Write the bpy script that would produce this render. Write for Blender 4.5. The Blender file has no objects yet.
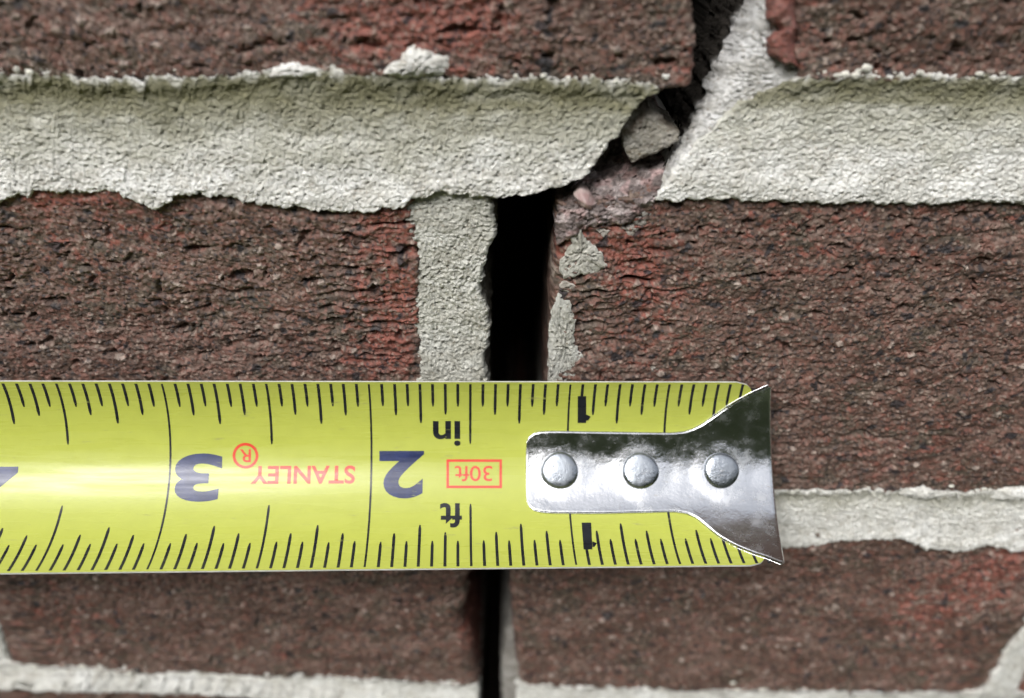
import bpy, bmesh, math
import numpy as np
from mathutils import Vector, Matrix
SC = bpy.context.scene
COL = SC.collection
MM = 0.001

# ------------------------------------------------------------------ camera, sky, sun, exposure
FPX = 806.0                                   # focal length in picture widths * 1024
TILT = math.radians(32.0)                     # the camera looks down at the wall
Z0 = 102.8                                    # mm from the lens to the wall along the axis
ct, st = math.cos(TILT), math.sin(TILT)
RIGHT = np.array([1.0, 0.0, 0.0]); DOWN = np.array([0.0, -st, -ct]); FWD = np.array([0.0, ct, -st])
CAM = -Z0 * FWD                               # mm; the wall's face is the plane y = 0, outward is -y
cd = bpy.data.cameras.new('camera'); cam = bpy.data.objects.new('camera', cd); COL.objects.link(cam)
cam.location = Vector(CAM * MM)
cam.rotation_euler = (math.pi/2 - TILT, 0, 0)
cd.sensor_width = 36.0; cd.lens = 36.0 * FPX / 1024.0
cd.clip_start = 0.005; cd.clip_end = 100.0
cd.dof.use_dof = True; cd.dof.focus_distance = 0.0988; cd.dof.aperture_fstop = 28.3 / 2.45
SC.camera = cam

SUN_EL, SUN_AZ = math.radians(47), math.radians(-28)    # azimuth from straight in front of the wall, to the right
w = bpy.data.worlds.new("World"); SC.world = w; w.use_nodes = True
nt = w.node_tree; bg = nt.nodes['Background']
sky = nt.nodes.new('ShaderNodeTexSky'); sky.sky_type = 'NISHITA'; sky.sun_disc = False
sky.sun_elevation = SUN_EL; sky.sun_rotation = math.pi - SUN_AZ
sky.dust_density = 4.0; sky.air_density = 1.0
hsv = nt.nodes.new('ShaderNodeHueSaturation'); hsv.inputs['Saturation'].default_value = 0.25   # overcast: a grey sky
nt.links.new(sky.outputs[0], hsv.inputs['Color']); nt.links.new(hsv.outputs[0], bg.inputs['Color'])
bg.inputs['Strength'].default_value = 0.15
sl = bpy.data.lights.new('sun', 'SUN'); so = bpy.data.objects.new('sun', sl); COL.objects.link(so)
sl.energy = 1.15; sl.angle = math.radians(24); sl.color = (1.0, 0.985, 0.955)
sd = Vector((math.sin(SUN_AZ)*math.cos(SUN_EL), -math.cos(SUN_AZ)*math.cos(SUN_EL), math.sin(SUN_EL)))
so.rotation_euler = sd.to_track_quat('Z', 'Y').to_euler()
so.location = sd * 2
vs = SC.view_settings; vs.view_transform = 'Standard'; vs.look = 'None'; vs.gamma = 1; vs.use_curve_mapping = False
vs.exposure = 0.80

# ------------------------------------------------------------------ numeric noise
def hsh(ix, iz, seed):
    ix = ix.astype(np.int64); iz = iz.astype(np.int64)
    h = (ix * 374761393 + iz * 668265263 + seed * 1442695041) & 0xFFFFFFFF
    h = ((h ^ (h >> 13)) * 1274126177) & 0xFFFFFFFF
    h = ((h ^ (h >> 16)) * 2246822519) & 0xFFFFFFFF
    return ((h ^ (h >> 15)) & 0xFFFFFF) / float(0x1000000)
def gn(x, z, seed=0):
    x0 = np.floor(x); z0 = np.floor(z); fx = x - x0; fz = z - z0
    u = fx*fx*fx*(fx*(fx*6-15)+10); v = fz*fz*fz*(fz*(fz*6-15)+10)
    def g(dx, dz):
        a = hsh(x0+dx, z0+dz, seed) * 6.2831853
        return np.cos(a)*(fx-dx) + np.sin(a)*(fz-dz)
    return 1.5*((g(0,0)*(1-u)+g(1,0)*u)*(1-v) + (g(0,1)*(1-u)+g(1,1)*u)*v)
def fbm(x, z, o=3, seed=0, p=0.5):
    r = 0; a = 1.0
    for i in range(o):
        r = r + a*gn(x*2**i + 17.3*i, z*2**i + 5.1*i, seed + i*31); a *= p
    return r
def worley(x, z, seed=0, jit=0.9):
    x0 = np.floor(x); z0 = np.floor(z)
    best = np.full(x.shape, 9.0); bid = np.zeros(x.shape); bid2 = np.zeros(x.shape); sec = np.full(x.shape, 9.0)
    for i in (-1, 0, 1):
        for j in (-1, 0, 1):
            cx = x0+i; cz = z0+j
            px = cx + .5 + jit*(hsh(cx, cz, seed)-.5); pz = cz + .5 + jit*(hsh(cx, cz, seed+7)-.5)
            d = np.hypot(x-px, z-pz)
            m = d < best
            sec = np.where(m, best, np.minimum(sec, d))
            best = np.where(m, d, best)
            bid = np.where(m, hsh(cx, cz, seed+13), bid); bid2 = np.where(m, hsh(cx, cz, seed+19), bid2)
    return best, sec, bid, bid2
def sm(a, b, x):
    t = np.clip((x-a)/(b-a), 0, 1); return t*t*(3-2*t)
def mixc(c, d, m):
    return c*(1-m[..., None]) + np.asarray(d)*m[..., None]
rng = np.random.default_rng(5)

# ------------------------------------------------------------------ picture rays (to read positions off the survey of the wall)
def P(px, py, y=0.0):
    """point of the wall's plane y seen at a pixel -> (x, y, z) in mm"""
    px = np.asarray(px, float); py = np.asarray(py, float); y = np.asarray(y, float)
    r = FWD + ((px-512)/FPX)[..., None]*RIGHT + ((py-349)/FPX)[..., None]*DOWN
    t = (y - CAM[1]) / r[..., 1]
    return CAM + t[..., None]*r
def poly(pts):
    a = np.array(pts, float); p = P(a[:, 0], a[:, 1]); return p[:, [0, 2]]

# ------------------------------------------------------------------ materials
def nodes(name):
    m = bpy.data.materials.new(name); m.use_nodes = True
    return m, m.node_tree, m.node_tree.nodes['Principled BSDF']
def N(t, ty, **kw):
    n = t.nodes.new(ty)
    for k, v in kw.items():
        if k in n.inputs: n.inputs[k].default_value = v
        else: setattr(n, k, v)
    return n
def masonry(name, bump_scale, bump, rough, var, spec=0.25):
    m, t, b = nodes(name)
    at = N(t, 'ShaderNodeAttribute', attribute_name='Col')
    tc = N(t, 'ShaderNodeTexCoord')
    n1 = N(t, 'ShaderNodeTexNoise', Scale=bump_scale, Detail=4.0, Roughness=.65); t.links.new(tc.outputs['Object'], n1.inputs['Vector'])
    n2 = N(t, 'ShaderNodeTexNoise', Scale=bump_scale*.45, Detail=5.0, Roughness=.7); t.links.new(tc.outputs['Object'], n2.inputs['Vector'])
    mr = N(t, 'ShaderNodeMapRange'); mr.inputs['From Min'].default_value = .3; mr.inputs['From Max'].default_value = .7
    mr.inputs['To Min'].default_value = 1-var; mr.inputs['To Max'].default_value = 1+var
    t.links.new(n2.outputs['Fac'], mr.inputs['Value'])
    vm = N(t, 'ShaderNodeVectorMath', operation='SCALE'); t.links.new(at.outputs['Color'], vm.inputs[0]); t.links.new(mr.outputs[0], vm.inputs['Scale'])
    t.links.new(vm.outputs[0], b.inputs['Base Color'])
    bp = N(t, 'ShaderNodeBump'); bp.inputs['Strength'].default_value = bump; bp.inputs['Distance'].default_value = 0.00035
    t.links.new(n1.outputs['Fac'], bp.inputs['Height']); t.links.new(bp.outputs[0], b.inputs['Normal'])
    b.inputs['Roughness'].default_value = rough; b.inputs['Specular IOR Level'].default_value = spec
    return m
M_BRICK = masonry('fired_brick', 2300, .7, .60, .42, .45)
M_MORTAR = masonry('sand_mortar', 2600, .9, .92, .20, .15)
M_LUG = masonry('smooth_brick_skin', 900, .25, .38, .15, .5)

# ------------------------------------------------------------------ masonry relief (mm)
def brick_relief(x, z, seed, lay, red):
    wx = x + .5*gn(x/3, z/3, seed+90); wz = z + .3*gn(x/2.5, z/2, seed+91)
    calm = .45+.65*sm(-.35, .45, fbm(x/6.5, z/4.2, 2, seed+48))      # some stretches of the face are smooth, some torn
    h = .40*fbm(wx/13, wz/8, 2, seed)
    h += calm*.17*fbm(wx/2.6, wz/2.2, 3, seed+3, .55)
    h += calm*(.15*fbm(wx/1.15, wz/.95, 2, seed+7) + .09*gn(x/.52, z/.44, seed+8) + .05*gn(x/.24, z/.21, seed+9))
    lay = lay*(.35+.65*sm(-.3, .4, gn(x/4, z/2.2, seed+51)))
    wz = wz + .55*gn(x/2.2, z/2.8, seed+52)*lay
    rid = 1-np.abs(gn(wx/6.5, wz/1.25, seed+11))*1.6
    h += (.5*lay)*(np.clip(rid, 0, 1)**3-.4)
    crv = gn(wx/5, wz/1.5, seed+12)
    h -= (.05+.95*lay)*sm(.32, .54, crv)
    pit = fbm(wx/2.6, wz/1.9, 3, seed+15); h -= .75*calm*sm(.50, .72, pit)
    d4, s4, a4, b4 = worley(x/.9, z/.75, seed+17, 1.0); h -= .28*calm*np.where(a4 < .18, sm(.30, .08, d4), 0)
    d, s, a, b = worley(x/.46, z/.42, seed+21, 1.0)
    g1 = np.sqrt(np.clip(1-(d/.5)**2, 0, 1)); h += .15*g1*(.1+b*b*1.3)
    d2, s2, a2, b2 = worley((x+.35*gn(x/.5, z/.5, seed+92))/1.7, (z+.3*gn(x/.5+9, z/.5, seed+93))/1.4, seed+25, 1.0)
    on = a2 < .34; rad = .07+.24*b2**2.5
    g2 = np.where(on, np.sqrt(np.clip(1-(d2/rad)**2, 0, 1)), 0); h += g2*(.12+.5*rad)
    # fired body colour, red heart where the skin is broken, sand grains pressed into the face
    n = fbm(wx/9, wz/5, 3, seed+31); n2 = fbm(wx/2.2, wz/1.3, 3, seed+35)
    c = np.zeros(x.shape+(3,)) + np.array([.094, .056, .043])
    c = mixc(c, [.158, .100, .080], sm(-.35, .5, n))
    c = mixc(c, [.084, .068, .050], .8*sm(.05, .6, fbm(wx/6, wz/4, 2, seed+38)))
    c = mixc(c, [.175, .078, .058], .65*sm(.10, .55, n2))
    rm = sm(.0, .5, red + .45*n2 + .25*gn(x/.9, z/.7, seed+40) - .25)
    c = mixc(c, [.225, .074, .054], .88*rm*(red > .01))
    g1m = sm(.1, .6, g1)
    c = mixc(c, [.25, .19, .155], g1m*(a < .22)*(.35+.6*b))
    c = mixc(c, [.17, .085, .066], g1m*((a > .22) & (a < .40))*.8)
    c = mixc(c, [.026, .024, .026], g1m*((a > .40) & (a < .52))*.8)
    c = mixc(c, [.052, .040, .034], g1m*((a > .52) & (a < .70))*.7)
    gc = np.where((b2 > .80)[..., None], [.34, .28, .24], np.where((b2 > .55)[..., None], [.22, .12, .095], np.where((b2 > .3)[..., None], [.15, .115, .10], [.26, .21, .175])))
    g2m = sm(.1, .5, g2)*.75
    c = c*(1-g2m[..., None]) + gc*g2m[..., None]
    k = sm(.55, .75, fbm(x/2.4, z/1.9, 2, seed+44))
    c = mixc(c, [.016, .017, .021], .85*k)                        # iron spots
    return h, c
def mortar_relief(x, z, seed, amp=1.0):
    wx = x + .12*gn(x/.9, z/.9, seed+60); wz = z + .12*gn(x/.9, z/.9, seed+61)
    h = .22*fbm(x/9, z/6, 2, seed) + .08*amp*fbm(wx/1.6, wz/1.0, 2, seed+2)
    h += .105*amp*gn(wx/.40, wz/.30, seed+3) + .06*amp*gn(x/.19, z/.17, seed+4)
    d, s, a, b = worley(wx/.36, wz/.31, seed+5, 1.0)
    h += .13*amp*np.sqrt(np.clip(1-(d/.6)**2, 0, 1))*(.1+1.2*b*b)
    d2, s2, a2, b2 = worley(x/1.1, z/.9, seed+9, 1.0)
    h -= .42*amp*np.where(a2 < .36, sm(.22, .06, d2), 0)
    h -= .09*amp*sm(.34, .62, gn(wx/1.3, wz/.60, seed+14))
    c = np.zeros(x.shape+(3,)) + np.array([.61, .605, .565])
    c = mixc(c, [.73, .73, .70], sm(-.2, .6, fbm(x/7, z/4, 3, seed+20)))
    c = mixc(c, [.50, .485, .435], .6*sm(.1, .6, fbm(x/3+7, z/2, 3, seed+22)))
    g = sm(.6, .2, d)
    c = mixc(c, [.82, .81, .77], g*(a < .22)*.7)
    c = mixc(c, [.38, .36, .30], g*((a > .25) & (a < .36))*.6)
    c = mixc(c, [.26, .22, .17], g*(a > .96)*.8)
    return h, c

# ------------------------------------------------------------------ meshes
def to_mesh(name, co, faces, cols=None, mat=None, parent=None, smooth=True, mats=None, mi=None):
    """co (n,3) in metres; faces a list of (k,4) / (k,3) integer arrays"""
    me = bpy.data.meshes.new(name)
    co = np.asarray(co, np.float32)
    ls = []; tot = []
    for f in faces:
        f = np.asarray(f, np.int32)
        if len(f): ls.append(f.ravel()); tot.append(np.full(len(f), f.shape[1], np.int32))
    lv = np.concatenate(ls); tot = np.concatenate(tot); start = np.concatenate([[0], np.cumsum(tot)[:-1]]).astype(np.int32)
    me.vertices.add(len(co)); me.vertices.foreach_set('co', co.ravel())
    me.loops.add(len(lv)); me.loops.foreach_set('vertex_index', lv)
    me.polygons.add(len(tot)); me.polygons.foreach_set('loop_start', start); me.polygons.foreach_set('loop_total', tot)
    me.polygons.foreach_set('use_smooth', np.full(len(tot), bool(smooth)))
    for m_ in (mats or ([mat] if mat else [])): me.materials.append(m_)
    if mi is not None: me.polygons.foreach_set('material_index', np.asarray(mi, np.int32))
    if cols is not None:
        at = me.attributes.new('Col', 'FLOAT_COLOR', 'POINT')
        c4 = np.ones((len(co), 4), np.float32); c4[:, :3] = np.clip(cols, 0, 1); at.data.foreach_set('color', c4.ravel())
    me.update(calc_edges=True); me.validate()
    ob = bpy.data.objects.new(name, me); COL.objects.link(ob)
    if parent: ob.parent = parent
    return ob
def grid_faces(nu, nv, base=0, flip=False):
    i = np.arange(nu-1)[None, :]; j = np.arange(nv-1)[:, None]
    a = base + j*nu + i
    q = np.stack([a, a+nu, a+nu+1, a+1], -1).reshape(-1, 4)
    return q[:, ::-1] if flip else q
FX0, FX1, FZ0, FZ1 = -76, 76, -76, 52          # what the frame sees of the wall, mm (dense there, coarse beyond)
def resample(pl, n, res=None):
    """polyline (mm) -> n points, spaced evenly in the frame and six times wider beyond it"""
    seg = np.hypot(*np.diff(pl, axis=0).T)
    k = np.maximum(2, (seg/.5).astype(int)+1)
    f = [pl[0][None]]
    for a, b, kk in zip(pl[:-1], pl[1:], k):
        f.append(a + (b-a)*np.linspace(0, 1, kk+1)[1:, None])
    f = np.concatenate(f); mid = (f[1:]+f[:-1])/2; L = np.hypot(*np.diff(f, axis=0).T)
    inside = (mid[:, 0] > FX0) & (mid[:, 0] < FX1) & (mid[:, 1] > FZ0) & (mid[:, 1] < FZ1)
    wl = L*np.where(inside, 1, .15)
    s = np.concatenate([[0], np.cumsum(wl)])
    if n is None: return s[-1]
    q = np.linspace(0, s[-1], n)
    return np.stack([np.interp(q, s, f[:, 0]), np.interp(q, s, f[:, 1])], -1)
FINE = [.14*i**1.25 for i in range(1, 40)] + [18, 26, 40]
SIDE = [.35, .8, 1.5, 2.6, 4.2, 6.5, 10, 16, 30]
def patch(name, top, right, bottom, left, hfun, mat, parent, res=.125, rag=(.25, .25, .25, .25), rnd=(.9, .9, .9, .9),
          deep=88.0, seed=0, ray=False, side_rough=.3, fine=False, side_col=None):
    """a solid piece of masonry: a four-sided front with relief, ragged arrises, and returns running back into the wall"""
    T, R, B, L = (poly(q) for q in (top, right, bottom, left))
    nu = int(max(resample(T, None), resample(B, None))/res)+8; nv = int(max(resample(L, None), resample(R, None))/res)+8
    T, B = resample(T, nu), resample(B, nu); L, R = resample(L, nv), resample(R, nv)
    def ragged(E, amp, k):
        f = np.clip(np.minimum(np.linspace(0, 1, len(E)), np.linspace(1, 0, len(E)))*len(E)/8, 0, 1)[:, None]
        d = np.stack([fbm(E[:, 0]/1.6, E[:, 1]/1.6, 4, seed+k, .62), fbm(E[:, 0]/1.6+40, E[:, 1]/1.6, 4, seed+k+5, .62)], -1)
        return E + amp*d*f
    c00, c10, c01, c11 = T[0].copy(), T[-1].copy(), B[0].copy(), B[-1].copy()
    L[0], R[0], L[-1], R[-1] = c00, c10, c01, c11
    T, R, B, L = ragged(T, rag[0], 100), ragged(R, rag[1], 200), ragged(B, rag[2], 300), ragged(L, rag[3], 400)
    u = np.linspace(0, 1, nu)[None, :, None]; v = np.linspace(0, 1, nv)[:, None, None]
    S = (1-v)*T[None] + v*B[None] + (1-u)*L[:, None] + u*R[:, None] \
        - ((1-u)*(1-v)*c00 + u*(1-v)*c10 + (1-u)*v*c01 + u*v*c11)
    X, Z = S[..., 0], S[..., 1]
    hh = np.hypot(*(T-B).T)[None, :]; ww = np.hypot(*(L-R).T)[:, None]
    U = np.broadcast_to(u[..., 0], X.shape); V = np.broadcast_to(v[..., 0], X.shape)
    dt, db, dl, dr = V*hh, (1-V)*hh, U*ww, (1-U)*ww
    h, c = hfun(X, Z, U, V, dt, db, dl, dr)
    for d, r in zip((dt, dr, db, dl), rnd):
        if r > 0:
            q = np.clip((r-d)/r, 0, .995); h = h - r*(1-np.sqrt(1-q*q))
    if ray:
        q = np.stack([X, np.zeros_like(X), Z], -1) - CAM
        t = (-h - CAM[1])/q[..., 1]; co = CAM + q*t[..., None]
    else:
        co = np.stack([X, -h, Z], -1)
    co = co.reshape(-1, 3); cols = c.reshape(-1, 3)
    faces = [grid_faces(nu, nv)]
    idx = np.arange(nu*nv).reshape(nv, nu)
    loop = np.concatenate([idx[0, :-1], idx[:-1, -1], idx[-1, :0:-1], idx[:0:-1, 0]])
    nrm = np.concatenate([np.tile([[0, 1.]], (nu-1, 1)), np.tile([[1., 0]], (nv-1, 1)), np.tile([[0, -1.]], (nu-1, 1)), np.tile([[-1., 0]], (nv-1, 1))])
    base = co[loop]; bc = cols[loop]; n = len(loop); al = np.arange(n)*res
    prev = loop; allc = [co]; allk = [cols]; off = len(co)
    inw = np.array([-nrm[:, 0], np.zeros(n), -nrm[:, 1]]).T
    for k, dp in enumerate([d for d in (FINE if fine else SIDE) if d < deep]+[deep]):
        q = base.copy(); q[:, 1] = base[:, 1] + dp*(1 + .0*al)
        rr = side_rough*(fbm(al/1.8, np.full(n, dp/1.8), 3, seed+500) + .15*dp**.5)
        q += inw*rr[:, None]
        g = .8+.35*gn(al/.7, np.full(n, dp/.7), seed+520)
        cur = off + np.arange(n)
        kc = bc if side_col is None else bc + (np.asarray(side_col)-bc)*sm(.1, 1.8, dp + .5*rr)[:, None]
        allc.append(q); allk.append(kc*g[:, None])
        nx = np.roll(np.arange(n), -1)
        faces.append(np.stack([prev, prev[nx], cur[nx], cur], -1))
        prev = cur; off += n
    return to_mesh(name, np.concatenate(allc)*MM, faces, np.concatenate(allk), mat, parent)
def blob(name, pts, hfun, mat, parent, thick=.8, deep=3.0, h0=0.0, rag=.2, seed=0, res=.2, power=3.0, ray=False):
    """a lump with a free outline: domed, rough front and a body that goes back into what carries it"""
    A = poly(pts); A = np.concatenate([A, A[:1]])
    seg = np.hypot(*np.diff(A, axis=0).T); s = np.concatenate([[0], np.cumsum(seg)])
    n = max(16, int(s[-1]/res)); q = np.linspace(0, s[-1], n, endpoint=False)
    O = np.stack([np.interp(q, s, A[:, 0]), np.interp(q, s, A[:, 1])], -1)
    for _ in range(2): O = (O + .5*np.roll(O, 1, 0) + .5*np.roll(O, -1, 0))/2
    O = O + rag*np.stack([fbm(O[:, 0]/1.1, O[:, 1]/1.1, 3, seed+1), fbm(O[:, 0]/1.1+30, O[:, 1]/1.1, 3, seed+4)], -1)
    c = O.mean(0); m = max(6, int(np.hypot(*(O-c).T).mean()/res))
    r = np.linspace(1, .02, m)[:, None, None]
    S = c + (O-c)[None]*r; X, Z = S[..., 0], S[..., 1]; rr = np.broadcast_to(r[..., 0], X.shape)
    h, col = hfun(X, Z)
    h = h0 + thick*(1-rr**power) + h*np.clip(1.3-rr, .3, 1)
    if ray:
        k = np.stack([X, np.zeros_like(X), Z], -1) - CAM; t = (-h - CAM[1])/k[..., 1]; co = CAM + k*t[..., None]
    else: co = np.stack([X, -h, Z], -1)
    co = co.reshape(-1, 3); col = col.reshape(-1, 3); faces = []
    nx = np.roll(np.arange(n), -1)
    for j in range(m-1):
        a = j*n+np.arange(n); faces.append(np.stack([a, j*n+nx, (j+1)*n+nx, (j+1)*n+np.arange(n)], -1))
    faces.append(np.arange((m-1)*n, m*n)[None, :])
    prev = np.arange(n); cs = [co]; ks = [col]; off = len(co); b0 = co[:n]; cen = b0.mean(0)
    for dp in (.3*deep, .7*deep, deep):
        k = b0 + np.array([0, dp, 0]); f = 1 - .25*(dp/deep)**2
        k[:, [0, 2]] = cen[[0, 2]] + (k[:, [0, 2]]-cen[[0, 2]])*f
        cur = off+np.arange(n); cs.append(k); ks.append(col[:n]*.9)
        faces.append(np.stack([cur, cur[nx], prev[nx], prev], -1)); prev = cur; off += n
    faces.append(prev[None, ::-1])
    return to_mesh(name, np.concatenate(cs)*MM, [f[:, ::-1] for f in faces], np.concatenate(ks), mat, parent)

# ------------------------------------------------------------------ the wall
wall = bpy.data.objects.new('brick_wall', None); COL.objects.link(wall)
wall['label'] = 'dark red-brown brick wall with pale mortar joints and a stepped crack running down through them'
wall['category'] = 'wall'
def spot(x, z, px, py, rx, rz):
    c = P(px, py); return np.clip(1-np.hypot((x-c[0])/rx, (z-c[2])/rz), 0, 1)
def brick(top, right, bottom, left, seed, red=(), lay=None, **kw):
    def hf(X, Z, U, V, dt, db, dl, dr):
        r = sum((a*spot(X, Z, *s) for a, s in red), np.zeros_like(X))
        l = np.zeros_like(X)+.12
        for a, s in (lay or ()): l = np.maximum(l, a*sm(0, .6, spot(X, Z, *s)))
        return brick_relief(X, Z, seed, l, r)
    return patch('brick', top, right, bottom, left, hf, M_BRICK, wall, seed=seed, **kw)
XL, XR = -460, 1600
# upper course
brick([(XL, -520), (691, -520)], [(691, -520), (692, 0), (696, 45), (692, 86)],
      [(XL, 78), (0, 78), (100, 82), (270, 79), (400, 78), (540, 83), (640, 87), (668, 91), (692, 86)], [(XL, -520), (XL, 78)], 11,
      red=[(.9, (395, 28, 15, 9)), (.6, (470, 15, 8, 6)), (.5, (690, 70, 5, 4))], lay=[(.6, (420, 20, 14, 10))])
brick([(800, -520), (XR, -520)], [(XR, -520), (XR, 84)], [(800, 84), (900, 82), (1024, 80), (XR, 84)], [(800, -520), (798, 0), (796, 50), (800, 84)], 12,
      red=[(.45, (805, 50, 4, 8))])
# middle course
brick([(XL, 190), (0, 191), (20, 184), (120, 183), (156, 197), (175, 187), (250, 192), (340, 203), (372, 201), (416, 186)], [(416, 186), (413, 215), (420, 265), (418, 300), (420, 340), (427, 385), (430, 500)],
      [(XL, 499), (430, 500)], [(XL, 190), (XL, 499)], 13,
      red=[(.75, (395, 215, 9, 6)), (.9, (395, 300, 7, 15)), (.6, (370, 360, 9, 6)), (.8, (40, 195, 6, 3)), (.75, (100, 195, 7, 3)), (.5, (160, 225, 9, 4)), (.6, (270, 195, 3, 2)), (.35, (60, 240, 10, 8))],
      lay=[(1.0, (390, 290, 13, 20)), (.5, (250, 320, 20, 9))])
brick([(556, 205), (600, 200), (650, 191), (1024, 192), (XR, 196)], [(XR, 196), (XR, 498)],
      [(547, 499), (780, 493), (900, 494), (1024, 494), (XR, 498)], [(556, 205), (557, 240), (551, 300), (549, 380), (547, 499)], 14,
      red=[(1.0, (620, 245, 8, 7)), (.9, (565, 235, 4, 4)), (.8, (650, 285, 6, 5)), (.45, (640, 340, 12, 10)), (.3, (800, 240, 22, 8)), (.35, (930, 450, 20, 10)), (.4, (860, 215, 2, 2)), (.5, (1018, 208, 3, 2))],
      lay=[(1.0, (610, 280, 13, 15)), (.45, (760, 440, 30, 14))], rnd=(.5, .9, .9, 2.2))
# lower course of headers
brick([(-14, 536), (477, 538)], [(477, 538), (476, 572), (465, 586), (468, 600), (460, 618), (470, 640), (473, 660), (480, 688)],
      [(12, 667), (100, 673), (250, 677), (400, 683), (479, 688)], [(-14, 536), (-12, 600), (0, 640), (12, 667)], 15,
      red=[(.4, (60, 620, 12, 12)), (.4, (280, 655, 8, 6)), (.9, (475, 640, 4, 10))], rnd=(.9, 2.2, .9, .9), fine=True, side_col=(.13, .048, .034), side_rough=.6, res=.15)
brick([(507, 538), (700, 530), (1024, 522), (1042, 522)], [(1042, 522), (1040, 600), (1028, 628), (1008, 652), (986, 692)],
      [(519, 688), (600, 690), (700, 692), (800, 693), (970, 695), (986, 692)], [(507, 538), (511, 600), (514, 640), (520, 688)], 16,
      red=[(.95, (1000, 570, 12, 10)), (.7, (925, 610, 13, 10)), (.35, (950, 665, 14, 8)), (.3, (820, 560, 10, 5))], lay=[(.8, (990, 580, 20, 16))], rnd=(.9, .9, .9, 1.6))
brick([(XL, 536), (-22, 536)], [(-22, 536), (-24, 600), (-20, 664)], [(XL, 655), (-20, 664)], [(XL, 536), (XL, 655)], 17, res=.35)
brick([(1066, 522), (XR, 524)], [(XR, 524), (XR, 700)], [(1012, 698), (XR, 700)], [(1066, 522), (1060, 600), (1040, 640), (1012, 698)], 18,
      red=[(.8, (1030, 690, 8, 8))], res=.25)
# lowest course, only its top arris is in view
brick([(XL, 664), (0, 672), (100, 675), (200, 678), (280, 685), (479, 704)], [(479, 708), (480, 900)], [(XL, 900), (480, 900)], [(XL, 670), (XL, 900)], 19, res=.3, rag=(.5, .3, .3, .3))
brick([(524, 708), (XR, 716)], [(XR, 716), (XR, 900)], [(522, 900), (XR, 900)], [(524, 708), (522, 900)], 20, res=.4)

def bed_profile(V, hh_mm, X, seed, lip, rec, proud):
    """weather-struck joint: a ragged bead on the arris above, cut in under it, sloping out to the arris below"""
    ragb = sm(.02, .35, gn(X/2.1, X*0+seed, seed+70) + .6*gn(X/.7, X*0+3, seed+71))
    up = 1-sm(.02, .24, V)
    slope = -rec + (rec+proud)*np.clip((V-.12)/.76, 0, 1)**.8 + .35*sm(.7, .95, V)
    return lip*ragb*up + slope*(1-up), ragb
def mortar(name, top, right, bottom, left, seed, prof, algae=0.0, amp=1.0, tint=None, arange=(.035, .30, .58), **kw):
    def hf(X, Z, U, V, dt, db, dl, dr):
        h, c = mortar_relief(X, Z, seed, amp)
        p = prof(X, Z, U, V, dt, db, dl, dr)
        if algae > 0:       # green growth along the sheltered upper edge of the joint
            nn = fbm(X/5, Z/2.4, 3, seed+80)
            m = sm(arange[0]-.03, arange[0]+.03, V+.05*gn(X/.9, Z/9, seed+83)+.04*gn(X/2.7, Z/9, seed+84))*(1-sm(arange[1]-.1, arange[2], V + .13*nn))
            m = np.clip(m*(.95+.35*nn), 0, 1)
            c = mixc(c, [.46, .455, .37], .5*algae*(1-sm(arange[2]-.1, arange[2]+.25, V+.15*nn))*sm(arange[0]-.03, arange[0]+.03, V))
            c = mixc(c, [.165, .157, .080], .88*algae*m)
        if tint is not None: c = c*np.asarray(tint)
        return h+p, c
    return patch(name, top, right, bottom, left, hf, M_MORTAR, wall, seed=seed, **kw)
def bed(seed, lip=.07, rec=.65, proud=.35):
    return lambda X, Z, U, V, dt, db, dl, dr: bed_profile(V, None, X, seed, lip, rec, proud)[0]

mortar('bed_joint', [(XL, 74), (0, 71), (50, 75), (100, 79), (200, 77), (270, 71), (300, 70), (380, 70), (460, 78), (540, 79), (600, 79), (668, 85)],
       [(668, 84), (640, 105), (622, 130), (606, 150), (590, 172), (562, 185)],
       [(XL, 200), (0, 201), (18, 193), (60, 190), (120, 192), (140, 200), (156, 208), (175, 195), (205, 192), (250, 201), (300, 206), (340, 213), (372, 211), (410, 200), (440, 191), (470, 194), (500, 196), (530, 191), (562, 185)],
       [(XL, 72), (XL, 200)], 31, bed(31), algae=1.0, fine=True, side_col=(.16, .14, .11), rag=(.45, .28, .42, .2), rnd=(.25, .45, .45, .3), side_rough=.15)  # side_col paints crack shade into the broken end's returns
mortar('bed_joint', [(802, 78), (850, 76), (900, 74), (1024, 75), (XR, 80)], [(XR, 80), (XR, 205)],
       [(652, 199), (700, 198), (760, 199), (850, 202), (935, 203), (960, 200), (1024, 202), (XR, 206)],
       [(802, 78), (735, 109), (700, 140), (672, 172), (652, 199)], 32, bed(32, .09, .65, .35), algae=1.0, rag=(.42, .2, .30, .25), rnd=(.25, .3, .45, .5), arange=(.035, .30, .52))
def perp_up(X, Z, U, V, dt, db, dl, dr):
    return -5*(1-sm(-.1, .45, U))**1.4*(1-.9*sm(.45, .98, V)) - 1.3*(1-sm(.55, .9, V)) - .2
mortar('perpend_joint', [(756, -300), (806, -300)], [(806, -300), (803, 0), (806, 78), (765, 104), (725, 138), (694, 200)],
       [(652, 198), (694, 200)], [(756, -300), (745, 0), (722, 52), (706, 88), (694, 115), (684, 142), (669, 166), (652, 198)], 33, perp_up, ray=True, fine=True, side_col=(.040, .035, .030), side_rough=.45, rnd=(.3, .3, .3, 1.2), amp=1.5, tint=(.86, .86, .89))  # near-black side_col: the crack's shade painted into the returns
flat = lambda o: (lambda X, Z, U, V, dt, db, dl, dr: np.zeros_like(X)+o)
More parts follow.
